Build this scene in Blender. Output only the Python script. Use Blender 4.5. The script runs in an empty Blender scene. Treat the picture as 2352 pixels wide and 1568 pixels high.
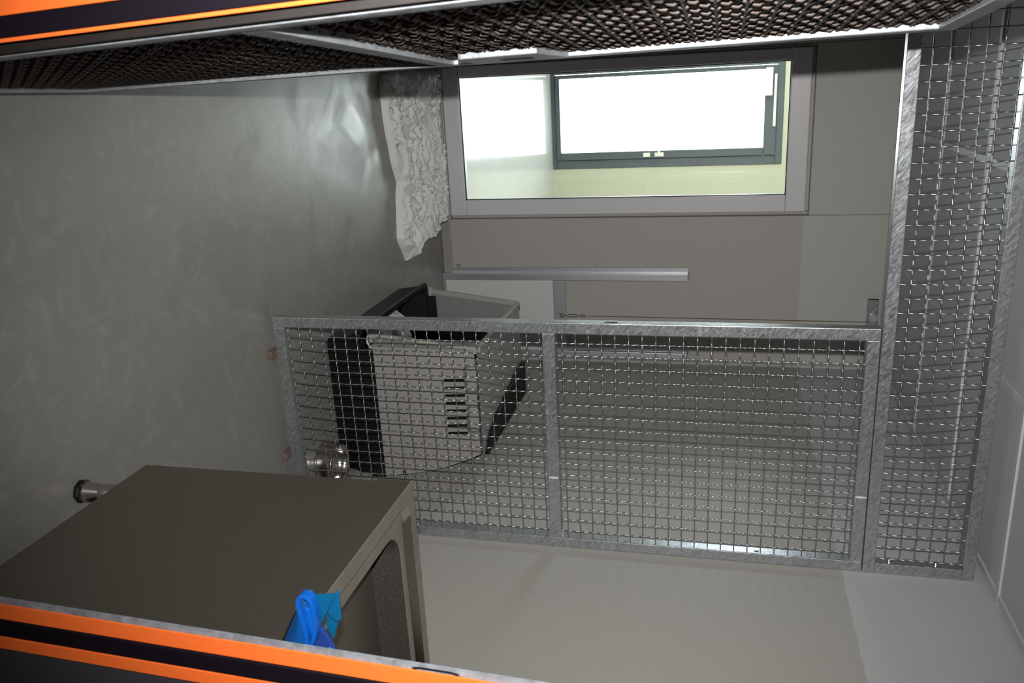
import bpy, bmesh, math, random
from mathutils import Vector, Matrix, noise

sc = bpy.context.scene
C = sc.collection
random.seed(4)

# ------------------------------------------------------------------ camera
yaw, pitch, roll, FPX, HC = 0.316, 0.241, -0.025, 1926.15, 1.5765
F = Vector((math.sin(yaw)*math.cos(pitch), math.cos(yaw)*math.cos(pitch), -math.sin(pitch)))
D0 = Vector((math.cos(yaw), -math.sin(yaw), 0))
U0 = D0.cross(F)
U = U0*math.cos(roll) + D0*math.sin(roll)          # picture right (the photo lies on its side)
Dn = D0*math.cos(roll) - U0*math.sin(roll)         # picture down
cam_data = bpy.data.cameras.new('camera')
cam = bpy.data.objects.new('camera', cam_data)
C.objects.link(cam)
M = Matrix((U, -Dn, -F)).transposed().to_4x4()
M.translation = Vector((0, 0, HC))
cam.matrix_world = M
cam_data.sensor_width = 36
cam_data.sensor_fit = 'HORIZONTAL'
cam_data.lens = FPX/2352*36
cam_data.clip_start = 0.02
cam_data.dof.use_dof = True
cam_data.dof.focus_distance = 2.7
cam_data.dof.aperture_fstop = 9.0
sc.camera = cam

# ------------------------------------------------------------------ world, lights, exposure
w = bpy.data.worlds.new('sky'); sc.world = w; w.use_nodes = True
w.node_tree.nodes['Background'].inputs[0].default_value = (0.90, 0.96, 1.0, 1)
w.node_tree.nodes['Background'].inputs[1].default_value = 21.0

def light(name, kind, loc, energy, color, target=None, **kw):
    l = bpy.data.lights.new(name, kind); o = bpy.data.objects.new(name, l); C.objects.link(o)
    l.energy = energy; l.color = color
    for k, v in kw.items(): setattr(l, k, v)
    o.location = loc
    if target is not None:
        o.rotation_euler = (Vector(target)-Vector(loc)).to_track_quat('-Z', 'Y').to_euler()
    return o
# the flash fired beside the lens
light('camera_flash', 'SPOT', (-0.112, 0.0, HC), 318, (1.0, 0.97, 0.93), target=Vector((-0.112, 0, HC))+F+U*0.09,
      spot_size=math.radians(92), spot_blend=1.0, shadow_soft_size=0.012)

# daylight comes in through the corridor's glazed door and an added side opening: portals guide the sky's sampling there
for nm, loc, tgt, sx, sy in (('daylight_portal', (0.393, 8.10, 1.0), (0.393, 0, 1.0), 0.68, 1.86), ('daylight_portal', (-0.98, 6.6, 1.9), (3, 6.6, 1.9), 2.0, 0.8)):
    pl_ = light(nm, 'AREA', loc, 1.0, (1, 1, 1), target=tgt, shape='RECTANGLE', size=sx, size_y=sy)
    pl_.data.cycles.is_portal = True

sc.view_settings.view_transform = 'Standard'
sc.view_settings.look = 'None'
sc.view_settings.exposure = 0.0
sc.view_settings.gamma = 1.0
sc.view_settings.use_curve_mapping = False

# ------------------------------------------------------------------ materials
def mat(name, col, rough=0.5, metal=0.0, var=0.0, scale=5.0, bump=0.0, bscale=None, stretch=None, spec=0.5, rot=None, rvar=0.0, warp=0, tex=False, **kw):
    m = bpy.data.materials.new(name); m.use_nodes = True
    nt = m.node_tree; b = nt.nodes['Principled BSDF']
    b.inputs['Base Color'].default_value = (*col, 1)
    b.inputs['Roughness'].default_value = rough
    b.inputs['Metallic'].default_value = metal
    b.inputs['Specular IOR Level'].default_value = spec
    for k, v in kw.items(): b.inputs[k].default_value = v
    tc = nt.nodes.new('ShaderNodeTexCoord'); mp = nt.nodes.new('ShaderNodeMapping')
    nt.links.new(tc.outputs['Object'], mp.inputs[0])
    if tex: mp.vector_type = 'TEXTURE'
    if stretch: mp.inputs['Scale'].default_value = stretch
    if rot: mp.inputs['Rotation'].default_value = rot
    n = nt.nodes.new('ShaderNodeTexNoise'); n.inputs['Scale'].default_value = scale; n.inputs['Detail'].default_value = 6
    n.inputs['Roughness'].default_value = 0.6
    if warp: n.inputs['Distortion'].default_value = warp
    nt.links.new(mp.outputs[0], n.inputs['Vector'])
    if var:
        r = nt.nodes.new('ShaderNodeMapRange'); r.inputs[1].default_value = 0.3; r.inputs[2].default_value = 0.7
        r.inputs[3].default_value = 1-var; r.inputs[4].default_value = 1+var
        nt.links.new(n.outputs[0], r.inputs[0])
        mx = nt.nodes.new('ShaderNodeVectorMath'); mx.operation = 'SCALE'
        mx.inputs[0].default_value = col
        nt.links.new(r.outputs[0], mx.inputs['Scale']); nt.links.new(mx.outputs[0], b.inputs['Base Color'])
    if rvar:
        r2 = nt.nodes.new('ShaderNodeMapRange'); r2.inputs[1].default_value = 0.2; r2.inputs[2].default_value = 0.8
        r2.inputs[3].default_value = max(0.02, rough-rvar); r2.inputs[4].default_value = rough+rvar
        nt.links.new(n.outputs[0], r2.inputs[0]); nt.links.new(r2.outputs[0], b.inputs['Roughness'])
    if bump:
        n2 = nt.nodes.new('ShaderNodeTexNoise'); n2.inputs['Scale'].default_value = bscale or scale; n2.inputs['Detail'].default_value = 4
        nt.links.new(mp.outputs[0], n2.inputs['Vector'])
        bp = nt.nodes.new('ShaderNodeBump'); bp.inputs['Strength'].default_value = bump; bp.inputs['Distance'].default_value = 0.01
        nt.links.new(n2.outputs[0], bp.inputs['Height']); nt.links.new(bp.outputs[0], b.inputs['Normal'])
    return m

def smear(m):
    # wiped, dried-on smears: roughness and a slight whitish film
    nt = m.node_tree; b = nt.nodes['Principled BSDF']; g = nt.nodes.new('ShaderNodeNewGeometry')
    n = nt.nodes.new('ShaderNodeTexNoise'); n.inputs['Scale'].default_value = 3.2; n.inputs['Detail'].default_value = 3; n.inputs['Distortion'].default_value = 1.6
    nt.links.new(g.outputs['Position'], n.inputs['Vector'])
    for sock, lo, hi in (('Roughness', 0.30, 0.50),):
        r = nt.nodes.new('ShaderNodeMapRange'); r.interpolation_type = 'SMOOTHSTEP'
        r.inputs[1].default_value = 0.25; r.inputs[2].default_value = 0.75; r.inputs[3].default_value = lo; r.inputs[4].default_value = hi
        nt.links.new(n.outputs[0], r.inputs[0]); nt.links.new(r.outputs[0], b.inputs[sock])
    n2 = nt.nodes.new('ShaderNodeTexNoise'); n2.inputs['Scale'].default_value = 9; n2.inputs['Detail'].default_value = 4; n2.inputs['Distortion'].default_value = 2.5
    nt.links.new(g.outputs['Position'], n2.inputs['Vector'])
    r = nt.nodes.new('ShaderNodeMapRange'); r.interpolation_type = 'SMOOTHSTEP'
    r.inputs[1].default_value = 0.45; r.inputs[2].default_value = 0.8
    nt.links.new(n2.outputs[0], r.inputs[0])
    mx = nt.nodes.new('ShaderNodeMix'); mx.data_type = 'RGBA'
    c = b.inputs['Base Color'].default_value
    mx.inputs[6].default_value = c; mx.inputs[7].default_value = (c[0]*1.22, c[1]*1.22, c[2]*1.22, 1)
    nt.links.new(r.outputs[0], mx.inputs[0]); nt.links.new(mx.outputs[2], b.inputs['Base Color'])

def wall_mat(name, low, high, zline, wob):
    m = mat(name, low, 0.6, bump=0.12, bscale=140)
    nt = m.node_tree; b = nt.nodes['Principled BSDF']
    g = nt.nodes.new('ShaderNodeNewGeometry'); s = nt.nodes.new('ShaderNodeSeparateXYZ')
    nt.links.new(g.outputs['Position'], s.inputs[0])
    n = nt.nodes.new('ShaderNodeTexNoise'); n.inputs['Scale'].default_value = 9
    nt.links.new(g.outputs['Position'], n.inputs['Vector'])
    ma = nt.nodes.new('ShaderNodeMath'); ma.operation = 'MULTIPLY_ADD'; ma.inputs[1].default_value = wob
    nt.links.new(n.outputs[0], ma.inputs[0]); nt.links.new(s.outputs['Z'], ma.inputs[2])
    gt = nt.nodes.new('ShaderNodeMath'); gt.operation = 'GREATER_THAN'; gt.inputs[1].default_value = zline+wob*0.5
    nt.links.new(ma.outputs[0], gt.inputs[0])
    mx = nt.nodes.new('ShaderNodeMix'); mx.data_type = 'RGBA'
    mx.inputs[6].default_value = (*low, 1); mx.inputs[7].default_value = (*high, 1)
    nt.links.new(gt.outputs[0], mx.inputs[0])
    nt.links.new(mx.outputs[2], b.inputs['Base Color'])
    return m

WALL = wall_mat('painted_wall', (0.37, 0.36, 0.335), (0.44, 0.45, 0.46), 1.993, 0.014)
WALLB = wall_mat('painted_wall_back', (0.375, 0.365, 0.34), (0.43, 0.425, 0.40), 1.993, 0.01)
CEIL = mat('ceiling_tile', (0.44, 0.46, 0.48), 0.8, bump=0.05, bscale=200)
GRID = mat('ceiling_grid_metal', (0.50, 0.51, 0.53), 0.5)
FLOOR = mat('epoxy_floor', (0.215, 0.21, 0.192), 0.345, spec=1.0)
smear(FLOOR)
BASEB = mat('cove_base', (0.27, 0.26, 0.235), 0.5)
GALV = mat('galvanised_steel', (0.36, 0.38, 0.40), 0.35, metal=0.75, var=0.36, scale=95, rot=(0.0, math.radians(-50), 0.0), stretch=(1, 1, 4.0), tex=True, warp=2.5, rvar=0.14, bump=0.10, bscale=40)
GALV2 = mat('galvanised_steel_gate', (0.36, 0.385, 0.415), 0.5, metal=0.45, var=0.22, scale=40, bump=0.12, bscale=60, rvar=0.1)
GALVP = mat('galvanised_post', (0.25, 0.27, 0.30), 0.6, metal=0.2, var=0.3, scale=60, rvar=0.1)
WIRE = mat('galvanised_wire', (0.32, 0.34, 0.355), 0.34, metal=0.9)
WIREG = mat('shaded_gate_wire', (0.088, 0.070, 0.061), 0.5, metal=0.3, var=0.2, scale=20)  # galvanised gate wire, with the shade on the mesh painted in as brown
ORANGE = mat('orange_paint', (0.95, 0.17, 0.03), 0.45)
RUBBER = mat('black_rubber', (0.006, 0.004, 0.008), 0.55, spec=0.2)
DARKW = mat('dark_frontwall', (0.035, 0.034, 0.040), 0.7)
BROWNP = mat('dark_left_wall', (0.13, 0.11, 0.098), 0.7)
PVC = mat('white_pvc', (0.60, 0.59, 0.62), 0.35)
STEEL = mat('brushed_steel', (0.23, 0.205, 0.175), 0.42, metal=0.85, var=0.07, scale=30, stretch=(1, 6, 1))
STEELT = mat('steel_top', (0.33, 0.30, 0.26), 0.42, metal=0.7, var=0.1, scale=20)
POLISH = mat('polished_edge', (0.30, 0.27, 0.22), 0.25, metal=1.0)
STEELB = mat('steel_bowl', (0.6, 0.56, 0.53), 0.22, metal=1.0)
ALU = mat('aluminium', (0.55, 0.56, 0.60), 0.38, metal=0.8, var=0.08, scale=6, stretch=(10, 10, 0.5))
HATCH = mat('hatch_board', (0.58, 0.58, 0.57), 0.45)
GREYP = mat('grey_plastic', (0.245, 0.238, 0.23), 0.42, bump=0.04, bscale=90)
GREYL = mat('pale_green_plastic', (0.30, 0.31, 0.28), 0.4)
GREYI = mat('grey_plastic_inside', (0.20, 0.195, 0.20), 0.5)
BLACKP = mat('black_plastic', (0.006, 0.0055, 0.006), 0.5, spec=0.3)
CLOTH = mat('white_cloth', (0.70, 0.71, 0.70), 0.75, bump=0.25, bscale=120)
BLUE = mat('blue_plastic', (0.006, 0.085, 0.32), 0.3, spec=0.5)
BLUES = mat('bright_blue_plastic', (0.005, 0.11, 0.50), 0.28)
TEAL = mat('teal_plastic', (0.004, 0.105, 0.24), 0.28)
for _m in (BLUE, BLUES, TEAL):
    _m.node_tree.nodes['Principled BSDF'].inputs['Transmission Weight'].default_value = 0.2
WEDGE = mat('navy_plastic', (0.013, 0.04, 0.20), 0.35)
LABEL = mat('white_label', (0.6, 0.6, 0.6), 0.5)
INK = mat('grey_ink', (0.1, 0.1, 0.11), 0.6)
JSHADE = mat('jamb_shade_brown', (0.011, 0.008, 0.007), 0.6, var=0.2, scale=30)  # near-black brown: shade beside the left jamb put into the colour
RUST = mat('brown_block', (0.14, 0.10, 0.08), 0.7, var=0.3, scale=40)
CREAM = mat('cream_wall', (0.33, 0.33, 0.23), 0.7)
ANTH = mat('anthracite_frame', (0.035, 0.045, 0.045), 0.35)
GLOSSF = mat('wet_corridor_floor', (0.42, 0.43, 0.40), 0.12, bump=0.08, bscale=14, spec=0.7)
HANDLEP = mat('cream_handle', (0.55, 0.55, 0.42), 0.4)
HALL = mat('hall_wall', (0.3, 0.3, 0.3), 0.8)
DROP = mat('dark_steel_basin', (0.085, 0.070, 0.064), 0.36, metal=0.35)
def speckle(m):
    nt = m.node_tree; b = nt.nodes['Principled BSDF']
    tc = nt.nodes.new('ShaderNodeTexCoord'); v = nt.nodes.new('ShaderNodeTexVoronoi'); v.inputs['Scale'].default_value = 190
    nt.links.new(tc.outputs['Object'], v.inputs['Vector'])
    lt = nt.nodes.new('ShaderNodeMath'); lt.operation = 'LESS_THAN'; lt.inputs[1].default_value = 0.16
    nt.links.new(v.outputs['Distance'], lt.inputs[0])
    mx = nt.nodes.new('ShaderNodeMix'); mx.data_type = 'RGBA'
    mx.inputs[6].default_value = (0.060, 0.050, 0.046, 1); mx.inputs[7].default_value = (0.22, 0.21, 0.20, 1)
    nt.links.new(lt.outputs[0], mx.inputs[0]); nt.links.new(mx.outputs[2], b.inputs['Base Color'])
speckle(DROP)

def glass(name, tint):
    m = bpy.data.materials.new(name); m.use_nodes = True
    nt = m.node_tree; nt.nodes.clear()
    out = nt.nodes.new('ShaderNodeOutputMaterial'); mx = nt.nodes.new('ShaderNodeMixShader')
    t = nt.nodes.new('ShaderNodeBsdfTransparent'); g = nt.nodes.new('ShaderNodeBsdfGlossy'); fr = nt.nodes.new('ShaderNodeFresnel')
    t.inputs[0].default_value = (*tint, 1); g.inputs['Roughness'].default_value = 0.02
    fr.inputs[0].default_value = 1.45
    nt.links.new(fr.outputs[0], mx.inputs[0]); nt.links.new(t.outputs[0], mx.inputs[1]); nt.links.new(g.outputs[0], mx.inputs[2])
    nt.links.new(mx.outputs[0], out.inputs[0])
    return m
GLASS = glass('window_glass', (0.95, 0.965, 0.96))

# ------------------------------------------------------------------ builders
def obj(name, bm, m, parent=None, smooth=False, bevel=0.0):
    me = bpy.data.meshes.new(name)
    bmesh.ops.recalc_face_normals(bm, faces=bm.faces)
    bm.to_mesh(me); bm.free()
    me.materials.append(m)
    if smooth:
        for p in me.polygons: p.use_smooth = True
    o = bpy.data.objects.new(name, me); C.objects.link(o)
    if bevel:
        b = o.modifiers.new('bevel', 'BEVEL'); b.width = bevel; b.segments = 2; b.limit_method = 'ANGLE'
    if parent is not None:
        o.parent = parent
        o.location = -parent.location if parent.parent is None else Vector((0, 0, 0))
    return o
def thing(name, label, cat, loc=(0, 0, 0), group=None):
    o = bpy.data.objects.new(name, None); C.objects.link(o); o.location = loc
    o.empty_display_size = 0.05
    o['label'] = label; o['category'] = cat
    if group: o['group'] = group
    return o
def struct(name, bm, m, **kw):
    o = obj(name, bm, m, **kw); o['kind'] = 'structure'; return o
def sempty(name, loc, label=None):
    o = bpy.data.objects.new(name, None); C.objects.link(o); o.location = loc; o['kind'] = 'structure'
    if label: o['label'] = label
    return o
def hexa(bm, p):
    v = [bm.verts.new(q) for q in p]
    for f in ((0, 1, 2, 3), (7, 6, 5, 4), (0, 4, 5, 1), (1, 5, 6, 2), (2, 6, 7, 3), (3, 7, 4, 0)):
        bm.faces.new([v[i] for i in f])
def box(bm, x0, x1, y0, y1, z0, z1):
    hexa(bm, [(x0, y0, z0), (x1, y0, z0), (x1, y1, z0), (x0, y1, z0), (x0, y0, z1), (x1, y0, z1), (x1, y1, z1), (x0, y1, z1)])
def B(*bs):
    bm = bmesh.new()
    for b in bs: box(bm, *b)
    return bm
def tube(bm, pts, r, n=6, cap=True):
    pts = [Vector(p) for p in pts]; rings = []
    up = None
    for i, p in enumerate(pts):
        t = (pts[min(i+1, len(pts)-1)]-pts[max(i-1, 0)]).normalized()
        if up is None:
            up = Vector((0, 0, 1)) if abs(t.z) < 0.9 else Vector((0, 1, 0))
        s = t.cross(up).normalized(); u = s.cross(t).normalized(); up = u
        rr = r[i] if isinstance(r, (list, tuple)) else r
        rings.append([bm.verts.new(p+(s*math.cos(a)+u*math.sin(a))*rr) for a in [2*math.pi*k/n for k in range(n)]])
    for a, b in zip(rings, rings[1:]):
        for k in range(n):
            bm.faces.new((a[k], a[(k+1) % n], b[(k+1) % n], b[k]))
    if cap:
        bm.faces.new(rings[0][::-1]); bm.faces.new(rings[-1])
def lathe(bm, prof, c, n=40):
    rings = []
    for r, z in prof:
        rings.append([bm.verts.new((c[0]+r*math.cos(2*math.pi*k/n), c[1]+r*math.sin(2*math.pi*k/n), c[2]+z)) for k in range(n)])
    for a, b in zip(rings, rings[1:]):
        for k in range(n): bm.faces.new((a[k], a[(k+1) % n], b[(k+1) % n], b[k]))
    bm.faces.new(rings[0]); bm.faces.new(rings[-1])
def prism(bm, poly, y0, y1, f=None):
    """polygon in x,z pushed from y0 to y1"""
    f = f or (lambda x, y, z: (x, y, z))
    a = [bm.verts.new(f(x, y0, z)) for x, z in poly]; b = [bm.verts.new(f(x, y1, z)) for x, z in poly]
    bm.faces.new(a); bm.faces.new(b[::-1])
    for i in range(len(poly)):
        j = (i+1) % len(poly); bm.faces.new((a[i], b[i], b[j], a[j]))
def rrect(x0, x1, y0, y1, r, n=6):
    out = []
    for cx, cy, a0 in ((x1-r, y1-r, 0), (x0+r, y1-r, 90), (x0+r, y0+r, 180), (x1-r, y0+r, 270)):
        for k in range(n+1):
            a = math.radians(a0+90*k/n); out.append((cx+r*math.cos(a), cy+r*math.sin(a)))
    return out
def loft(bm, rings, cap0=True, cap1=True):
    R = [[bm.verts.new(p) for p in r] for r in rings]
    for a, b in zip(R, R[1:]):
        n = len(a)
        for k in range(n): bm.faces.new((a[k], a[(k+1) % n], b[(k+1) % n], b[k]))
    if cap0: bm.faces.new(R[0][::-1])
    if cap1: bm.faces.new(R[-1])
    return R

P_ = 0.0439; WR = 0.0022
def crimp(bm, fixed, a0, a1, s0, ph, fn, r=None):
    r = r or WR
    """one crimped wire; fn(t, off) -> point; crossings at s0 + k*pitch"""
    n = max(2, int(round((a1-a0)/P_*6)))
    pts = []
    for i in range(n+1):
        t = a0+(a1-a0)*i/n
        off = ph*WR*1.15*math.cos(3*math.pi*(t-s0)/P_)
        pts.append(fn(t, off))
    tube(bm, pts, r, 6, cap=False)
def mesh_bay(a0, a1, z0, z1, as0, zs0, fn):
    """woven crimped wire in the plane (a, z); fn(a, z, off) -> point"""
    bm = bmesh.new()
    k = 0; a = as0
    while a < a1:
        if a > a0: crimp(bm, None, z0-0.004, z1+0.004, zs0, 1 if k % 2 else -1, lambda t, o, a=a: fn(a, t, o))
        a += P_; k += 1
    k = 0; z = zs0
    while z < z1:
        if z > z0: crimp(bm, None, a0-0.004, a1+0.004, as0, -1 if k % 2 else 1, lambda t, o, z=z: fn(t, z, o))
        z += P_; k += 1
    return bm

# ------------------------------------------------------------------ room shell
XR, XLW, YB, YF, ZC = 1.619, -0.30, 4.602, 1.02, 2.43
GX0, GX1, GZ0, GZ1 = -0.003, 0.667, 0.153, 1.90          # glass of the window
WX0, WX1, WZ0, WZ1 = -0.062, 0.755, 0.06, 2.0             # its frame
struct('floor', B((XLW-0.1, XR+0.1, -1.6, YB+0.12, -0.1, 0.0)), FLOOR)
struct('ceiling', B((XLW-0.1, XR+0.1, -1.6, YB+0.12, ZC, ZC+0.1)), CEIL)
struct('wall_right', B((XR, XR+0.12, YF-0.1, YB+0.12, 0, ZC)), WALL)
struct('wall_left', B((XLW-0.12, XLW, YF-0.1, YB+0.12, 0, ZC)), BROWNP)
struct('wall_back', B((XLW, WX0-0.018, YB, YB+0.12, 0, ZC), (WX1+0.018, XR, YB, YB+0.12, 0, ZC),
                      (WX0-0.018, WX1+0.018, YB, YB+0.12, WZ1+0.018, ZC), (WX0-0.018, WX1+0.018, YB, YB+0.12, 0, WZ0),
                      (WX0-0.018, WX0, YB+0.03, YB+0.12, WZ0, WZ1+.018), (WX1, WX1+0.018, YB+0.03, YB+0.12, WZ0, WZ1+.018), (WX0, WX1, YB+0.03, YB+0.12, WZ1, WZ1+.018)), WALLB, bevel=0.006)
# cove base along the walls
struct('baseboard_back', B((XLW, XR, YB-0.014, YB, 0, 0.055)), BASEB, bevel=0.006)
struct('baseboard_right', B((XR-0.012, XR, YF+0.1, YB-0.014, 0, 0.055)), BASEB, bevel=0.005)
# ceiling grid of T bars
gb = []
for x in (0.345, 0.97, 1.595): gb.append((x-0.012, x+0.012, YF, YB, ZC-0.006, ZC))
y = 1.235
while y < YB:
    gb.append((XLW, XR, y-0.012, y+0.012, ZC-0.007, ZC)); y += 0.625
struct('trim_1', B(*gb), GRID)

# window
w1 = sempty('window_1', ((WX0+WX1)/2, YB, WZ0), 'tall white-framed window at the end of the room')
fy0, fy1 = YB+0.012, YB+0.085
obj('window_frame', B((WX0, WX1, fy0, fy1, WZ0, GZ0), (WX0, WX1, fy0, fy1, GZ1, WZ1), (WX0, GX0, fy0, fy1, GZ0, GZ1), (GX1, WX1, fy0, fy1, GZ0, GZ1)), PVC, w1, bevel=0.006)
obj('gasket', B((GX0-.001, GX1+.001, fy0+.016, fy0+.024, GZ0-.001, GZ0+.004), (GX0-.001, GX1+.001, fy0+.016, fy0+.024, GZ1-.004, GZ1+.001),
                (GX0-.001, GX0+.004, fy0+.016, fy0+.024, GZ0, GZ1), (GX1-.004, GX1+.001, fy0+.016, fy0+.024, GZ0, GZ1)), RUBBER, w1)
obj('pane', B((GX0, GX1, fy0+.026, fy0+.030, GZ0, GZ1)), GLASS, w1)

# corridor beyond the window, with the glazed door that lets the daylight in
YE = 8.042
EX0, EX1 = -0.9, 2.0
struct('floor_corridor', B((EX0, EX1, YB+0.13, YE+0.2, -0.1, 0.0)), GLOSSF)
struct('ceiling_corridor', B((EX0, EX1, YB+0.13, YE+0.2, 2.6, 2.7)), CREAM)
DX0, DX1, DZ0, DZ1 = -0.014, 0.88, 0.0, 2.09
struct('wall_far', B((EX0, DX0, YE, YE+0.15, 0, 2.6), (DX1, EX1, YE, YE+0.15, 0, 2.6), (DX0, DX1, YE, YE+0.15, DZ1, 2.6)), CREAM)
struct('wall_corridor_right', B((EX1, EX1+0.1, YB+0.13, YE+0.15, 0, 2.6)), CREAM)
struct('wall_corridor_left', B((EX0-0.1, EX0, YB+0.13, 5.6, 0, 2.6), (EX0-0.1, EX0, 5.6, 7.6, 0, 1.5), (EX0-0.1, EX0, 5.6, 7.6, 2.3, 2.6), (EX0-0.1, EX0, 7.6, YE+0.15, 0, 2.6)), CREAM)  # unseen side opening added to brighten the cream corridor wall
d1 = sempty('door_1', ((DX0+DX1)/2, YE, 0), 'dark framed glass door across the corridor')
obj('door_frame', B((DX0, DX1, YE-0.01, YE+0.07, DZ0, 0.04), (DX0, DX1, YE-0.01, YE+0.07, 2.03, DZ1), (DX0, 0.02, YE-0.01, YE+0.07, .04, 2.03), (0.80, DX1, YE-0.01, YE+0.07, .04, 2.03)), ANTH, d1, bevel=0.005)
dl = obj('door_leaf', B((0.022, 0.798, YE-0.03, YE+0.03, 0.042, 0.085), (0.022, 0.798, YE-0.03, YE+0.03, 1.925, 2.028), (0.022, 0.058, YE-0.03, YE+0.03, .085, 1.925), (0.728, 0.798, YE-0.03, YE+0.03, .085, 1.925)), ANTH, d1, bevel=0.005)
obj('pane', B((0.058, 0.728, YE-0.004, YE+0.004, 0.085, 1.925)), GLASS, dl)
bm = B((0.745, 0.78, YE-0.045, YE-0.03, 0.86, 0.92), (0.745, 0.78, YE-0.045, YE-0.03, 0.965, 1.045))
tube(bm, [(0.762, YE-0.045, 1.005), (0.762, YE-0.10, 1.005), (0.70, YE-0.10, 1.005)], 0.012, 8)
obj('door_handle', bm, HANDLEP, dl)
bm = B((0.045, 0.28, YE-0.09, YE-0.03, 1.925, 1.985), )
box(bm, 0.10, 0.545, YE-0.06, YE-0.035, 2.0, 2.022)
obj('door_closer', bm, HANDLEP, dl, bevel=0.004)

# ------------------------------------------------------------------ doorway in front: orange steel frame with black seal
def xl(z): return -0.043-0.040*z         # inner edge, left jamb
def xr(z): return 0.773+0.040*z          # inner edge, right jamb
def strip(bm, fn, o0, o1, y0, y1, z0=0.0, z1=ZC-0.02):
    ps = []
    for z in (z0, z1):
        ps += [(fn(z)+o0, y0, z), (fn(z)+o1, y0, z), (fn(z)+o1, y1, z), (fn(z)+o0, y1, z)]
    hexa(bm, ps)
ZT = 2.2
for side, fn, sg in (('left', xl, -1), ('right', xr, 1)):
    pass
dfr = sempty('door_2', (0.36, 0.93, 0), 'orange steel door frame with black rubber seal')
def jamb(fn, sg, inner, sealw, outer, yf):
    bm = bmesh.new(); strip(bm, fn, 0, sg*(inner+sealw*.5), yf, yf+.003, 0, ZT)
    strip(bm, fn, sg*(inner+sealw), sg*(inner+sealw+outer), yf-.005, yf+.003, 0, ZT)
    j = obj('door_jamb', bm, ORANGE, dfr, bevel=0.001)
    bm = bmesh.new(); strip(bm, fn, sg*inner, sg*(inner+sealw), yf-.004, yf+.0035, 0, ZT)
    obj('rubber_seal', bm, RUBBER, j, bevel=0.0025)
jamb(xl, -1, 0.0045, 0.0255, 0.085, .93)
jamb(xr, 1, 0.029, 0.033, 0.024, .95)
gp_ = thing('jamb_shade_strip', 'narrow dark brown strip standing in for shade between the orange left jamb and the mesh gate', 'post', (xl(0), .955, 0))
bm = bmesh.new(); strip(bm, xl, -0.03, 0.0095, 0.955, 0.970, 0.0, ZT); obj('post', bm, JSHADE, gp_)  # added strip in place of the jamb's shadow on the gate stile
bm = bmesh.new(); box(bm, -0.25, 1.0, 0.926, 0.953, ZT+.001, ZT+0.06)
obj('door_head', bm, ORANGE, dfr)
# front wall around the doorway
bm = bmesh.new()
a = -0.006-0.025-0.085
hexa(bm, [(-1.6, .94, 0), (xl(0)+a, .94, 0), (xl(0)+a, YF, 0), (-1.6, YF, 0), (-1.6, .94, ZT), (xl(ZT)+a, .94, ZT), (xl(ZT)+a, YF, ZT), (-1.6, YF, ZT)])
a = 0.029+0.033+0.024
hexa(bm, [(xr(0)+a, .953, 0), (2.2, .953, 0), (2.2, YF, 0), (xr(0)+a, YF, 0), (xr(ZT)+a, .953, ZT), (2.2, .953, ZT), (2.2, YF, ZT), (xr(ZT)+a, YF, ZT)])
box(bm, -1.6, 2.2, .94, YF, ZT+0.06, ZC)
struct('wall_front', bm, DARKW)
# hall the photographer stands in
struct('wall_hall', B((-1.7, -1.6, -1.6, .94, 0, ZC), (2.2, 2.3, -1.6, .94, 0, ZC), (-1.7, 2.3, -1.7, -1.6, 0, ZC)), HALL)
struct('floor_hall', B((-1.6, XLW-0.1, -1.6, .94, -0.1, 0), (XR+0.1, 2.2, -1.6, .94, -0.1, 0)), FLOOR)
struct('ceiling_hall', B((-1.6, XLW-0.1, -1.6, .94, ZC, ZC+0.1), (XR+0.1, 2.2, -1.6, .94, ZC, ZC+0.1)), CEIL)

# latch post: galvanised flat bar behind the right jamb, with its strike slot
lp = thing('latch_post', 'narrow galvanised steel latch post with a slot, behind the orange right door jamb', 'post', (xr(0), .952, 0))
bm = bmesh.new()
sz0, sz1 = 1.152, 1.226
def lstrip(o0, o1, z0, z1):
    strip(bm, xr, o0, o1, 0.954, 0.960, z0, z1)
lstrip(-0.0075, 0.035, 0.0, sz0); lstrip(-0.0075, 0.035, sz1, ZT); lstrip(-0.0075, -0.0035, sz0, sz1)
strip(bm, xr, -0.0034, 0.02, 0.9625, 0.9645, sz0-.01, sz1+.01); lstrip(0.014, 0.035, sz0, sz1)
obj('post', bm, GALVP, lp)
bm = bmesh.new(); strip(bm, xr, 0.021, 0.045, 0.961, 0.985, 0.0, ZT)
obj('backing_tube', bm, GALVP, lp)
bm = bmesh.new()
zs = [sz0, sz0+0.005, sz0+0.012, sz1-0.012, sz1-0.005, sz1]
tube(bm, [(xr(z)-0.0035+(0.006 if i in (0, 5) else 0.002 if i in (1, 4) else 0), 0.9535, z) for i, z in enumerate(zs)], 0.0012, 6)
obj('slot_edge', bm, RUBBER, lp)

# ------------------------------------------------------------------ fixed mesh panels
YP, TD = 2.595, 0.040
XL = 0.780
px0, px1 = XL, XR-0.002
lower = thing('mesh_partition_panel', 'galvanised wire mesh panel standing on the floor between carrier and steel sink', 'mesh panel', (1.2, YP, 0))
zb, zt, rw = 0.022, 2.053, 0.040
def pbox(nm, b, par, m=GALV, bev=0.0025): return obj(nm, B(b), m, par, bevel=bev)
pbox('stile', (px0, px0+0.038, YP, YP+TD, zb, zt), lower)
pbox('stile', (px1-0.036, px1, YP, YP+TD, zb, zt), lower)
pbox('rail', (px0+.038, px1-.036, YP, YP+TD, zb, zb+0.04), lower)
pbox('rail', (px0+.038, px1-.036, YP, YP+TD, zt-0.039, zt), lower)
pbox('rail', (px0+.038, px1-.036, YP, YP+TD, 1.008, 1.050), lower)
pl = lambda a, z, o: (a, YP+0.008+o, z)
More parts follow.
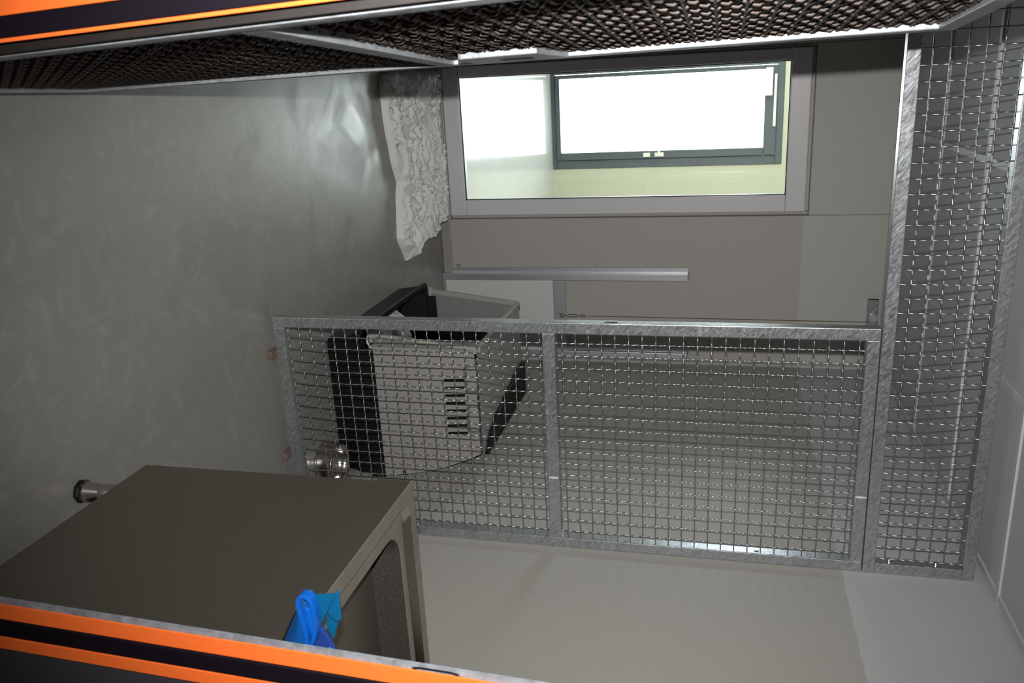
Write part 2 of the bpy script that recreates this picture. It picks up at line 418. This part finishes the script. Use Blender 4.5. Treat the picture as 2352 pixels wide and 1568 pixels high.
for z0, z1, zs in ((zb+.04, 1.008, 0.0756), (1.050, zt-.039, 1.074)):
    obj('wire_mesh', mesh_bay(px0+.038, px1-.036, z0, z1, 0.853, zs, pl), WIRE, lower, smooth=True)
bm = bmesh.new(); tube(bm, [(px0+.001, YP-.0002, zb+.001), (px0+.038, YP-.0002, zb+.039)], .0007, 6); obj('mitre_seam', bm, RUST, lower)
for wx, wz in ((1.345, 1.03), (1.345, zt-.02)):
    bm = bmesh.new(); bmesh.ops.create_uvsphere(bm, u_segments=12, v_segments=8, radius=1, matrix=Matrix.Translation((wx, YP-.001, wz)) @ Matrix.Diagonal((.004, .003, .019, 1)))
    obj('weld_bead', bm, PVC, lower, smooth=True)
bm = bmesh.new(); prism(bm, rrect(0, 1, 0, 1, .45), 0, 1, lambda u, v, wv: (XL-0.0006+v*0.002, YP+0.013+u*0.010, 1.215+wv*0.044))
obj('latch_slot', bm, RUBBER, lower)
for fx in (0.90, 1.30):
    bm = B((fx, fx+0.03, YP-0.03, YP+0.035, 0.0, zb)); obj('foot', bm, RUST, lower, bevel=0.002)
for sx, sz in ((1.583, 0.5), (1.583, 1.72)):
    bm = bmesh.new(); tube(bm, [(sx, YP+0.02, sz), (sx-0.006, YP+0.02, sz)], 0.007, 12); obj('bolt', bm, STEELB, lower)
UX0 = XLW+0.002
upper = thing('mesh_top_panel', 'long galvanised wire mesh panel across the room just below the ceiling', 'mesh panel', (0.6, YP, 2.055))
pbox('rail', (UX0, px1, YP, YP+TD, 2.0555, 2.093), upper)
pbox('rail', (UX0, px1, YP, YP+TD, 2.354, 2.391), upper)
pbox('stile', (px1-0.036, px1, YP, YP+TD, 2.093, 2.354), upper)
pbox('stile', (UX0, UX0+0.036, YP, YP+TD, 2.093, 2.354), upper)
obj('wire_mesh', mesh_bay(UX0+.036, px1-.036, 2.093, 2.354, 0.469-17*P_, 2.123, pl), WIRE, upper, smooth=True)
for sz in (2.14, 2.28):
    bm = bmesh.new(); tube(bm, [(px1-.037, YP+0.022, sz), (px1-.044, YP+0.022, sz)], 0.006, 12); obj('bolt', bm, STEELB, upper)

# ------------------------------------------------------------------ open gate on the left
gate = thing('mesh_gate', 'open galvanised wire mesh gate hinged at the left door jamb', 'gate', (-0.05, 0.985, 0))
YN, YFA = 0.985, 1.85
def gx(y, z):
    n = -0.056-0.0385*(z-0.625); f = -0.011-0.0145*z
    return n+(f-n)*(y-1.0)/(1.85-1.0)
def gbar(nm, y0, y1, z0, z1, x0=0.0, x1=-0.038, m=GALV2):
    bm = bmesh.new(); ps = []
    for z in (z0, z1):
        ps += [(gx(y0, z)+x1, y0, z), (gx(y0, z)+x0, y0, z), (gx(y1, z)+x0, y1, z), (gx(y1, z)+x1, y1, z)]
    hexa(bm, ps)
    return obj(nm, bm, m, gate, bevel=0.002)
gz0, gz1 = 0.045, 2.0
gbar('stile', YN, YN+0.038, gz0, gz1)
gbar('stile', YFA-0.038, YFA, gz0, gz1)
gbar('rail', YN+.038, YFA-.038, gz0, gz0+0.038)
gbar('rail', YN+.038, YFA-.038, gz1-0.038, gz1)
gbar('rail', YN+.038, YFA-.038, 0.975, 1.013)
gf = lambda a, z, o: (gx(a, z)-0.0125+o, a, z)
WR = 0.0030
for z0, z1, zs in ((gz0+.038, 0.975, 0.105), (1.013, gz1-.038, 1.035)):
    obj('wire_mesh', mesh_bay(YN+.038, YFA-.038, z0, z1, YN+.06, zs, gf), WIREG, gate, smooth=True)
# lock case with its slot
bm = bmesh.new()
ya, yb = 1.665, 1.812
def gp(y, z, dx): return (gx(y, z)+dx, y, z)
poly = [(yb, 1.06), (ya+.004, 1.065), (ya, 1.072), (ya, 1.225), (yb, 1.262)]
a = [bm.verts.new(gp(y, z, 0.002)) for y, z in poly]; b = [bm.verts.new(gp(y, z, -0.012)) for y, z in poly]
bm.faces.new(a); bm.faces.new(b[::-1])
for i in range(5): bm.faces.new((a[i], b[i], b[(i+1) % 5], a[(i+1) % 5]))
lk = obj('lock_case', bm, GALV2, gate, bevel=0.002)
bm = bmesh.new(); hexa(bm, [gp(1.72, 1.135, .001), gp(1.765, 1.135, .001), gp(1.765, 1.20, .001), gp(1.72, 1.20, .001),
                            gp(1.72, 1.135, .0026), gp(1.765, 1.135, .0026), gp(1.765, 1.20, .0026), gp(1.72, 1.20, .0026)])
obj('slot', bm, RUBBER, lk)
for hz in (0.3, 1.7):
    bm = bmesh.new(); tube(bm, [(gx(YN, hz)-.02, YN-.006, hz-.04), (gx(YN, hz)-.02, YN-.006, hz+.04)], 0.008, 10)
    obj('hinge', bm, GALV2, gate)

# ------------------------------------------------------------------ dog hatch on the back wall
def hrail(x0, x1, lab):
    t = thing('hatch_guide_rail', lab, 'guide rail', (x0, YB, 0))
    o = obj('rail', B((x0, x1, YB-0.045, YB-0.015, 0.0, 1.408)), ALU, t, bevel=0.002)
    obj('end_cap', B((x0-.004, x1, YB-0.048, YB-0.001, 1.409, 1.414)), GALV, t)
    obj('flange', B((x0-0.03 if x0 < 1.3 else x0-0.002, x0 if x0 < 1.3 else x1+.002, YB-0.0145, YB-0.001, 0.056, 1.408)), ALU, t)
    for z in (0.45, 0.9, 1.32):
        bm = bmesh.new(); xx = x0-0.016 if x0 < 1.3 else x1-.01
        yy = YB-0.0148 if x0 < 1.3 else YB-.0455
        tube(bm, [(xx, yy, z), (xx, yy-0.003, z)], 0.004, 10); obj('screw', bm, GALV, t)
hrail(1.082, 1.120, 'tall aluminium guide rail left of the pale hatch board, nearer the window')
hrail(1.538, 1.580, 'tall aluminium guide rail right of the pale hatch board, by the room corner')
hb = thing('sliding_hatch', 'pale sliding dog hatch board with grey top channel between two rails', 'hatch', (1.33, YB-.03, 0))
obj('board', B((1.121, 1.537, YB-0.036, YB-0.022, 0.016, 0.655)), HATCH, hb)
obj('top_channel', B((1.121, 1.537, YB-0.046, YB-0.016, 0.655, 0.725)), ALU, hb, bevel=0.002)
obj('bottom_edge', B((1.121, 1.537, YB-0.040, YB-0.018, 0.0, 0.016)), BASEB, hb)
cb = thing('hatch_pull_cable', 'thin steel cable with turnbuckle rising from the hatch to the ceiling pulley', 'cable', (1.322, YB-.055, .70))
yc = YB-0.055
bm = bmesh.new(); tube(bm, [(1.322, yc, .84), (1.330, yc, 2.345)], 0.0018, 6); obj('wire_rope', bm, RUST, cb)
bm = bmesh.new()
for s in (-1, 1): tube(bm, [(1.322, yc, .735), (1.322+s*.007, yc, .745), (1.322+s*.007, yc, .79), (1.322, yc, .80)], .0022, 6)
tube(bm, [(1.322, yc, .715), (1.322, yc, .738)], .0026, 6); tube(bm, [(1.322, yc, .797), (1.322, yc, .815)], .0026, 6)
obj('turnbuckle', bm, STEELB, cb)
bm = bmesh.new(); tube(bm, [(1.322+.011*math.cos(a), yc, .705+.011*math.sin(a)) for a in [k*math.pi/6 for k in range(13)]], .0032, 6); tube(bm, [(1.322, yc+.0, .705), (1.322, YB-.046, .705)], .004, 6)
obj('eye_bolt', bm, STEELB, cb)
bm = bmesh.new(); tube(bm, [(1.322+.007*math.cos(a), yc, .822+.009*math.sin(a)) for a in [k*math.pi/6 for k in range(13)]], .0028, 6)
tube(bm, [(1.322, yc, .83), (1.322, yc, .845), (1.3225, yc, .856)], [.005, .0055, .003], 8)
obj('cable_clamp', bm, STEELB, cb)
pu = thing('pulley_housing', 'small metal channel with pulley wheel on the back wall under the ceiling', 'pulley', (1.28, YB-.03, 2.34))
bm = B((1.212, 1.52, YB-0.05, YB-0.047, 2.338, 2.388), (1.212, 1.52, YB-0.047, YB-0.001, 2.386, 2.389), (1.212, 1.52, YB-0.047, YB-0.001, 2.338, 2.340))
obj('channel', bm, GALV, pu)
obj('channel_inside', B((1.218, 1.51, YB-0.02, YB-0.0015, 2.341, 2.385)), RUBBER, pu)
bm = bmesh.new(); tube(bm, [(1.308, YB-.053, 2.364), (1.308, YB-.062, 2.364)], .021, 24)
obj('wheel', bm, ALU, pu)
for x, z in ((1.25, 2.362), (1.265, 2.352), (1.265, 2.374), (1.345, 2.352), (1.345, 2.374), (1.36, 2.362)):
    bm = bmesh.new(); tube(bm, [(x, YB-.0505, z), (x, YB-.054, z)], .003, 8); obj('bolt', bm, GALV, pu)
br = thing('wall_bracket', 'tiny square steel bracket low on the back wall beside the guide rail', 'bracket', (1.045, YB, .08))
obj('plate', B((1.035, 1.058, YB-0.006, YB-0.0005, 0.075, 0.10)), GALV, br)
bm = bmesh.new(); tube(bm, [(1.046, YB-.006, .088), (1.046, YB-.009, .088)], .004, 10); obj('screw', bm, STEELB, br)

# ------------------------------------------------------------------ steel sink cabinet
sx0, sx1, sy0, sy1, szb, szt = 0.899, 1.56, 1.03, 1.675, 0.158, 0.883
sink = thing('steel_sink_cabinet', 'stainless steel sink cabinet on short legs by the right wall', 'sink', (1.2, 1.35, 0))
obj('body', B((sx0+.004, sx1-.004, sy0+.004, sy1-.004, szb, szt-0.088)), STEEL, sink, bevel=0.002)
# top: apron, raised rim, stepped border, opening for the basin
bm = bmesh.new()
bx0, bx1, by0, by1 = 0.983, 1.50, 1.075, 1.595
def ring(x0, x1, y0, y1, r, z): return [(x, y, z) for x, y in rrect(x0, x1, y0, y1, r, 8)]
loft(bm, [ring(sx0, sx1, sy0, sy1, .004, szt-.003), ring(sx0+.002, sx1-.002, sy0+.002, sy1-.002, .005, szt),
          ring(sx0+.034, sx1-.034, sy0+.022, sy1-.032, .04, szt), ring(sx0+.040, sx1-.040, sy0+.028, sy1-.050, .045, szt-.012),
          ring(bx0-.004, bx1+.004, by0-.004, by1+.004, .075, szt-.012), ring(bx0, bx1, by0, by1, .07, szt-.016)], cap0=False, cap1=False)
obj('top', bm, STEELT, sink)
bm = bmesh.new()
gr = [(sx0+.085, sy1-.060, szt-.0112), (sx1-.05, sy1-.060, szt-.0112), (sx1-.045, sy1-.034, szt+.0004), (sx0+.072, sy1-.034, szt+.0004)]
a = [bm.verts.new(p) for p in gr]; b = [bm.verts.new((x, y, z-.0012)) for x, y, z in gr]
bm.faces.new(a); bm.faces.new(b[::-1])
for i in range(4): bm.faces.new((a[i], b[i], b[(i+1) % 4], a[(i+1) % 4]))
obj('raised_edge', bm, POLISH, sink)
bm = bmesh.new(); loft(bm, [ring(sx0, sx1, sy0, sy1, .004, szt-0.087), ring(sx0, sx1, sy0, sy1, .004, szt-.0031)], cap0=False, cap1=False)
obj('apron', bm, STEEL, sink)
bm = bmesh.new()
loft(bm, [ring(bx0, bx1, by0, by1, .07, szt-.016), ring(bx0+.004, bx1-.004, by0+.004, by1-.004, .07, szt-.03), ring(bx0+.02, bx1-.02, by0+.02, by1-.02, .06, szt-.26),
          ring(bx0+.06, bx1-.06, by0+.06, by1-.06, .06, szt-.28)], cap0=False, cap1=True)
obj('basin', bm, DROP, sink, smooth=True)
for lx in (sx0+.060, sx1-.06):
    for ly in (sy1-.065, sy0+.06):
        bm = bmesh.new(); lathe(bm, [(.028, .012), (.026, .03), (.021, .06), (.021, .066), (.024, .07), (.026, szb+.002)], (lx, ly, 0), 24)
        lg = obj('leg', bm, STEELB, sink, smooth=True)
        bm = bmesh.new(); lathe(bm, [(.031, 0), (.031, .009), (.028, .013)], (lx, ly, 0), 8); obj('foot', bm, BLACKP, lg)

# ------------------------------------------------------------------ blue dustpan-like scoop hung on the sink edge
sp = thing('blue_scoop_set', 'blue plastic scoop and comb hanging over the sink edge', 'scoop', (0.9, 1.06, .883))
def bl(nm, poly, y0, y1, m, par=sp, bev=0.002):
    bm = bmesh.new(); prism(bm, [(x, z+.883) for x, z in poly], y0, y1)
    return obj(nm, bm, m, par, bevel=bev)
# shell of the scoop: curved in depth
body = [(0.893, -0.01), (0.859, 0.006), (0.822, 0.027), (0.799, 0.045), (0.779, 0.055), (0.818, 0.062), (0.851, 0.071), (0.873, 0.062), (0.893, 0.053)]
lower_e = [(0.893, -0.012), (0.876, -0.003), (0.859, 0.006), (0.840, 0.016), (0.822, 0.027), (0.80, 0.042), (0.781, 0.054)]
upper_e = [(0.893, 0.053), (0.880, 0.060), (0.865, 0.066), (0.848, 0.068), (0.826, 0.063), (0.80, 0.058), (0.782, 0.056)]
bm = bmesh.new(); grid = []
for (xa, za), (xb, zb_) in zip(lower_e, upper_e):
    row = []
    for k in range(9):
        t = k/8; row.append(bm.verts.new((xa+(xb-xa)*t, 1.062-0.022*math.sin(math.pi*t)*min(1, (zb_-za)/.03), .883+za+(zb_-za)*t)))
    grid.append(row)
for r0, r1 in zip(grid, grid[1:]):
    for k in range(8): bm.faces.new((r0[k], r1[k], r1[k+1], r0[k+1]))
o = obj('scoop_shell', bm, BLUE, sp, smooth=True); s = o.modifiers.new('solid', 'SOLIDIFY'); s.thickness = 0.002
# handle strap: bent band with an eye
bm = bmesh.new()
path = [(0.878, .052), (0.862, .057), (0.842, .058), (0.822, .055), (0.800, .051), (0.782, .051), (0.774, .056), (0.772, .064), (0.776, .071), (0.790, .076), (0.808, .077), (0.830, .076), (0.850, .071), (0.864, .063), (0.878, .054)]
for _ in range(2):
    q_ = [path[0]]
    for (xa, za), (xb, zb_) in zip(path, path[1:]): q_ += [(xa*.75+xb*.25, za*.75+zb_*.25), (xa*.25+xb*.75, za*.25+zb_*.75)]
    path = q_+[path[-1]]
vs = []
for i, (x, z) in enumerate(path):
    a = path[max(0, i-1)]; b = path[min(len(path)-1, i+1)]
    t = Vector((b[0]-a[0], 0, b[1]-a[1])).normalized(); n = Vector((-t.z, 0, t.x))
    c = Vector((x, 0, z+.883)); hw = .0036
    vs.append([bm.verts.new((c+n*s1*hw)+Vector((0, yy, 0))) for s1, yy in ((-1, 1.028), (1, 1.028), (1, 1.046), (-1, 1.046))])
for a, b in zip(vs, vs[1:]):
    for k in range(4): bm.faces.new((a[k], a[(k+1) % 4], b[(k+1) % 4], b[k]))
bm.faces.new(vs[0]); bm.faces.new(vs[-1][::-1])
obj('strap_handle', bm, BLUES, sp, smooth=False, bevel=0.0015)
bl('handle_web', [(0.800, .054), (0.822, .058), (0.846, .060), (0.862, .062), (0.848, .069), (0.826, .073), (0.806, .074), (0.803, .066)], 1.040, 1.044, BLUES)
comb = [(0.781, 0.072), (0.779, 0.090), (0.7775, 0.098)]
teeth_a, teeth_b = (0.776, 0.104), (0.817, 0.084)
for k in range(9):
    t0, t1 = k/9, (k+.5)/9
    p = lambda t, d: (teeth_a[0]+(teeth_b[0]-teeth_a[0])*t+d*.44, teeth_a[1]+(teeth_b[1]-teeth_a[1])*t+d*.9)
    comb.append(p(t0, 0.0)); comb.append(p(t1, 0.0028))
comb += [(0.817, 0.084), (0.830, 0.079), (0.845, 0.070), (0.82, 0.07)]
bl('comb_blade', comb, 1.050, 1.053, TEAL, bev=0)
bl('hood', [(0.776, .105), (0.774, .109), (0.779, .111), (0.804, .110), (0.829, .109), (0.834, .101), (0.828, .093), (0.819, .085)], 1.055, 1.060, TEAL)
bl('neck', [(0.816, 0.079), (0.819, 0.084), (0.828, 0.093), (0.834, 0.101), (0.856, 0.092), (0.879, 0.084), (0.854, 0.074)], 1.066, 1.074, TEAL)
wd = bl('wedge_stem', [(0.843, 0.073), (0.843, 0.077), (0.865, 0.088), (0.899, 0.102), (0.93, 0.100), (0.93, 0.0), (0.905, 0.0), (0.899, .03), (0.897, 0.054), (0.878, 0.056), (0.859, 0.068)], 1.047, 1.055, WEDGE)
bl('label', [(0.877, 0.087), (0.899, 0.096), (0.899, 0.078)], 1.0455, 1.0468, LABEL, wd, bev=0)
bl('label_print', [(0.886, 0.087), (0.897, 0.091), (0.898, 0.089), (0.887, 0.085)], 1.0447, 1.0454, INK, wd, bev=0)

# ------------------------------------------------------------------ steel bowl
bw = thing('steel_bowl', 'shiny stainless steel feeding bowl on the floor by the carrier', 'bowl', (1.49, 2.875, 0))
bm = bmesh.new(); lathe(bm, [(.088, 0), (.088, .004), (.084, .045), (.085, .068), (.090, .072), (.090, .075), (.082, .075), (.076, .05), (.070, .012)], (1.49, 2.875, 0), 48)
obj('bowl', bm, STEELB, bw, smooth=True)

# ------------------------------------------------------------------ pet carrier
pc = thing('pet_carrier', 'large grey and black plastic pet carrier without its door, by the right wall', 'pet carrier', (1.3, 3.45, 0))
# black tub
bm = bmesh.new()
loft(bm, [ring(1.00, 1.590, 3.03, 3.90, .03, 0.0), ring(.985, 1.600, 3.005, 3.90, .03, 0.10), ring(.955, 1.605, 3.00, 3.86, .03, .15), ring(.96, 1.605, 3.00, 3.855, .03, .158),
          ring(.985, 1.59, 3.02, 3.84, .03, .150), ring(1.02, 1.57, 3.05, 3.83, .03, .02)], cap1=True)
tub = obj('base_tub', bm, BLACKP, pc)
bm = B((1.03, 1.605, 3.003, 3.018, .150, .212)); obj('base_side', bm, BLACKP, pc, bevel=.002)
bm = B((1.03, 1.605, 3.845, 3.855, .150, .20)); obj('base_side', bm, BLACKP, pc, bevel=.002)
bm = B((1.575, 1.60, 3.02, 3.92, .150, .30)); obj('base_back', bm, BLACKP, pc)
# hood: front side, rear side, roof, far end (each with thickness)
def slab(nm, q, th, m, par=pc, bev=.004):
    bm = bmesh.new(); q = [Vector(p) for p in q]; n = (q[1]-q[0]).cross(q[3]-q[0]).normalized()*th
    hexa(bm, q+[p+n for p in q]); return obj(nm, bm, m, par, bevel=bev)
# front side is a grid with slot openings
def fs(x, z, d=0.0):    # point on the front side
    t = (z-.205)/(.625-.205); return (x, 3.008+.062*t+d, z)
def xle(z): return 1.02+.03*(z-.205)/.42
def xri(z): return 1.597-.095*max(0, (z-.205)/.42)**2.2
bm = bmesh.new()
slots = [(1.166+k*.0335, 1.166+k*.0335+.013) for k in range(8)]
szs = (.492, .574)
def quadF(x0, x1, x2, x3, z0, z1):
    a = [bm.verts.new(fs(*p)) for p in ((x0, z0), (x1, z0), (x2, z1), (x3, z1))]
    b = [bm.verts.new(fs(*p, .006)) for p in ((x0, z0), (x1, z0), (x2, z1), (x3, z1))]
    bm.faces.new(a); bm.faces.new(b[::-1])
    for i in range(4): bm.faces.new((a[i], b[i], b[(i+1) % 4], a[(i+1) % 4]))
zz = [.205, .26, .33, .40, .45, szs[0]]
for z0, z1 in list(zip(zz, zz[1:]))+[(szs[1], .60), (.60, .622)]:
    quadF(xle(z0), xri(z0), xri(z1), xle(z1), z0, z1)
xs = [xle(.53)]
for a, b in slots: xs += [a, b]
xs.append(xri(.53))
for k in range(0, len(xs), 2):
    l0 = xle(szs[0]) if k == 0 else xs[k]; l1 = xle(szs[1]) if k == 0 else xs[k]
    r0 = xri(szs[0]) if k+1 == len(xs)-1 else xs[k+1]; r1 = xri(szs[1]) if k+1 == len(xs)-1 else xs[k+1]
    quadF(l0, r0, r1, l1, *szs)
fside = obj('hood_front_side', bm, GREYP, pc)
obj('slot_grille_backing', B((1.15, 1.45, 3.078, 3.081, .47, .60)), BLACKP, fside)
# recessed latches
for lx in (1.112, 1.288):
    bm = bmesh.new()
    prism(bm, rrect(lx, lx+.120, 0, .050, .014), 0, 1, lambda u, v, wv: fs(u, .574+wv, -.0012+v*.001))
    rc = obj('latch_recess', bm, INK, pc)
    bm = bmesh.new()
    prism(bm, rrect(lx+.004, lx+.106, .011, .052, .012), 0, 1, lambda u, v, wv: fs(u, .574+wv, -.006+v*.004))
    obj('latch', bm, GREYP, pc, bevel=.002)
# raised panel lines
bm = bmesh.new(); tube(bm, [fs(1.06, .40, -.0005), fs(1.30, .42, -.0005), fs(1.48, .47, -.0005)], .0015, 6)
tube(bm, [fs(1.045, .235, -.0005), fs(1.58, .235, -.0005)], .002, 6); obj('moulded_rib', bm, GREYL, fside)
slab('hood_rear_side', [(1.02, 3.858, .16), (1.6, 3.858, .16), (1.50, 3.80, .62), (1.05, 3.80, .62)], -.006, GREYI)
slab('hood_end', [(1.597, 3.01, .205), (1.597, 3.855, .205), (1.502, 3.80, .625), (1.502, 3.07, .625)], -.006, GREYI)
# roof: grey with the black flap toward the far end
roof = slab('roof', [(1.05, 3.07, .63), (1.502, 3.07, .63), (1.502, 3.80, .63), (1.05, 3.80, .63)], .008, GREYL)
bm = bmesh.new()
pts = [(1.502, 3.08), (1.502, 3.80), (1.34, 3.80), (1.345, 3.62), (1.362, 3.53), (1.37, 3.43), (1.385, 3.38), (1.395, 3.28), (1.44, 3.14)]
a = [bm.verts.new((x, y, .6385)) for x, y in pts]; b = [bm.verts.new((x, y, .655)) for x, y in pts]
bm.faces.new(a); bm.faces.new(b[::-1])
for i in range(len(pts)): bm.faces.new((a[i], b[i], b[(i+1) % len(pts)], a[(i+1) % len(pts)]))
obj('roof_flap', bm, BLACKP, pc, bevel=.003)
bm = bmesh.new()
for k in range(6): box(bm, 1.13+k*.014, 1.134+k*.014, 3.18+.0*k, 3.72, .6385, .6405)
obj('roof_ribs', bm, GREYP, roof)
# pale rim around the opening
rim = [(1.01, 3.875, .165), (1.012, 3.865, .20), (1.05, 3.80, .632), (1.05, 3.085, .632), (1.008, 3.10, .205), (1.004, 3.105, .165)]
bm = bmesh.new()
def rimbar(p, q, wd_, dp):
    p, q = Vector(p), Vector(q); t = (q-p).normalized(); n = Vector((1, 0, 0)); s = t.cross(n).normalized()
    hexa(bm, [p-n*dp-s*wd_, p+n*dp-s*wd_, p+n*dp+s*wd_, p-n*dp+s*wd_, q-n*dp-s*wd_, q+n*dp-s*wd_, q+n*dp+s*wd_, q-n*dp+s*wd_])
for p, q in zip(rim, rim[1:]): rimbar(p, q, .011, .012)
obj('opening_rim', bm, GREYL, pc, bevel=.004)
slab('front_corner', [(1.022, 3.010, .205), (1.000, 3.10, .195), (1.045, 3.085, .63), (1.05, 3.072, .625)], .004, GREYP)
for yy in (3.095, 3.865):
    bm = bmesh.new(); tube(bm, [(.985, yy, .168), (1.03, yy, .168)], .011, 12); obj('hinge_pin', bm, GREYL, pc)
# white towel in the carrier
bm = bmesh.new(); n = 26
vv = {}
for i in range(n):
    for j in range(n):
        u, v = i/(n-1), j/(n-1); x = 1.03+.24*u; y = 3.36+.34*v
        z = .03+.13*math.sin(math.pi*u)**.6*math.sin(math.pi*v)**.5+.018*noise.noise(Vector((x*22, y*22, 1)))
        vv[i, j] = bm.verts.new((x, y, max(z, .024)))
for i in range(n-1):
    for j in range(n-1): bm.faces.new((vv[i, j], vv[i+1, j], vv[i+1, j+1], vv[i, j+1]))
tw = obj('towel', bm, CLOTH, None, smooth=True)
tw['label'] = 'white towel bundled inside the grey and black pet carrier'; tw['category'] = 'towel'

# ------------------------------------------------------------------ crumpled padded blanket before the window
def interp(pts, t):
    for (t0, v0), (t1, v1) in zip(pts, pts[1:]):
        if t <= t1: return v0+(v1-v0)*(t-t0)/(t1-t0)
    return pts[-1][1]
front = [(-.055, 3.95), (-.035, 3.88), (.0, 3.855), (.05, 3.85), (.22, 3.87), (.40, 3.92), (.475, 3.96), (.52, 3.94), (.62, 3.92), (.75, 3.90), (.80, 3.93), (.90, 4.0)]
back = [(-.06, 4.50), (.55, 4.50), (.72, 4.50), (.76, 4.38), (.80, 4.15), (.90, 4.06)]
NX, NY = 300, 190
bm = bmesh.new(); g = []
for i in range(NX+1):
    x = -.055+.935*i/NX; f, b = interp(front, x), interp(back, x); row = []
    for j in range(NY+1):
        t = j/NY; yv = f+(b-f)*t
        ed = min(t*(b-f)/.028, (1-t)*(b-f)/.07, (x+.0555)/.04, (.885-x)/.035); ed = max(0, min(1, ed))
        h = .010+(.030+.055*min(1, t*2.2))*(1-(1-ed)**2)**.5
        if x > .79: h *= max(.35, 1-(x-.79)*8)
        q = Vector((x*9.5+yv*6.0, yv*19-x*7.0, 3.3)); q += Vector((noise.noise(q*.5), noise.noise(q*.5+Vector((7, 3, 1))), 0))*2.1
        r1 = (1-abs(noise.noise(q))*2.0)**2; r2 = (1-abs(noise.noise(q*2.1+Vector((5, 5, 5))))*2.2)**3
        q3 = Vector((x*46, yv*30, .5)); r3 = noise.noise(q3)
        amp = min(1, max(.0, t/.045))
        h += amp*(.034*r1+.012*r2+.003*r3-.014)*ed + (1-amp)*.004*noise.noise(Vector((x*14, yv*14, 0)))*ed
        row.append(bm.verts.new((x, yv+.006*noise.noise(Vector((x*15, 2, t*3))), max(.002, h))))
    g.append(row)
for i in range(NX):
    for j in range(NY): bm.faces.new((g[i][j], g[i+1][j], g[i+1][j+1], g[i][j+1]))
loop = [r[0] for r in g]+g[-1][1:]+[r[-1] for r in g[::-1]][1:]+g[0][::-1][1:-1]
low = [bm.verts.new((v.co.x, v.co.y, 0.0005)) for v in loop]
for i in range(len(loop)): bm.faces.new((loop[i], low[i], low[(i+1) % len(loop)], loop[(i+1) % len(loop)]))
bk = obj('padded_blanket', bm, CLOTH, None, smooth=True)
bk['label'] = 'crumpled white padded blanket lying on the floor before the window'; bk['category'] = 'blanket'
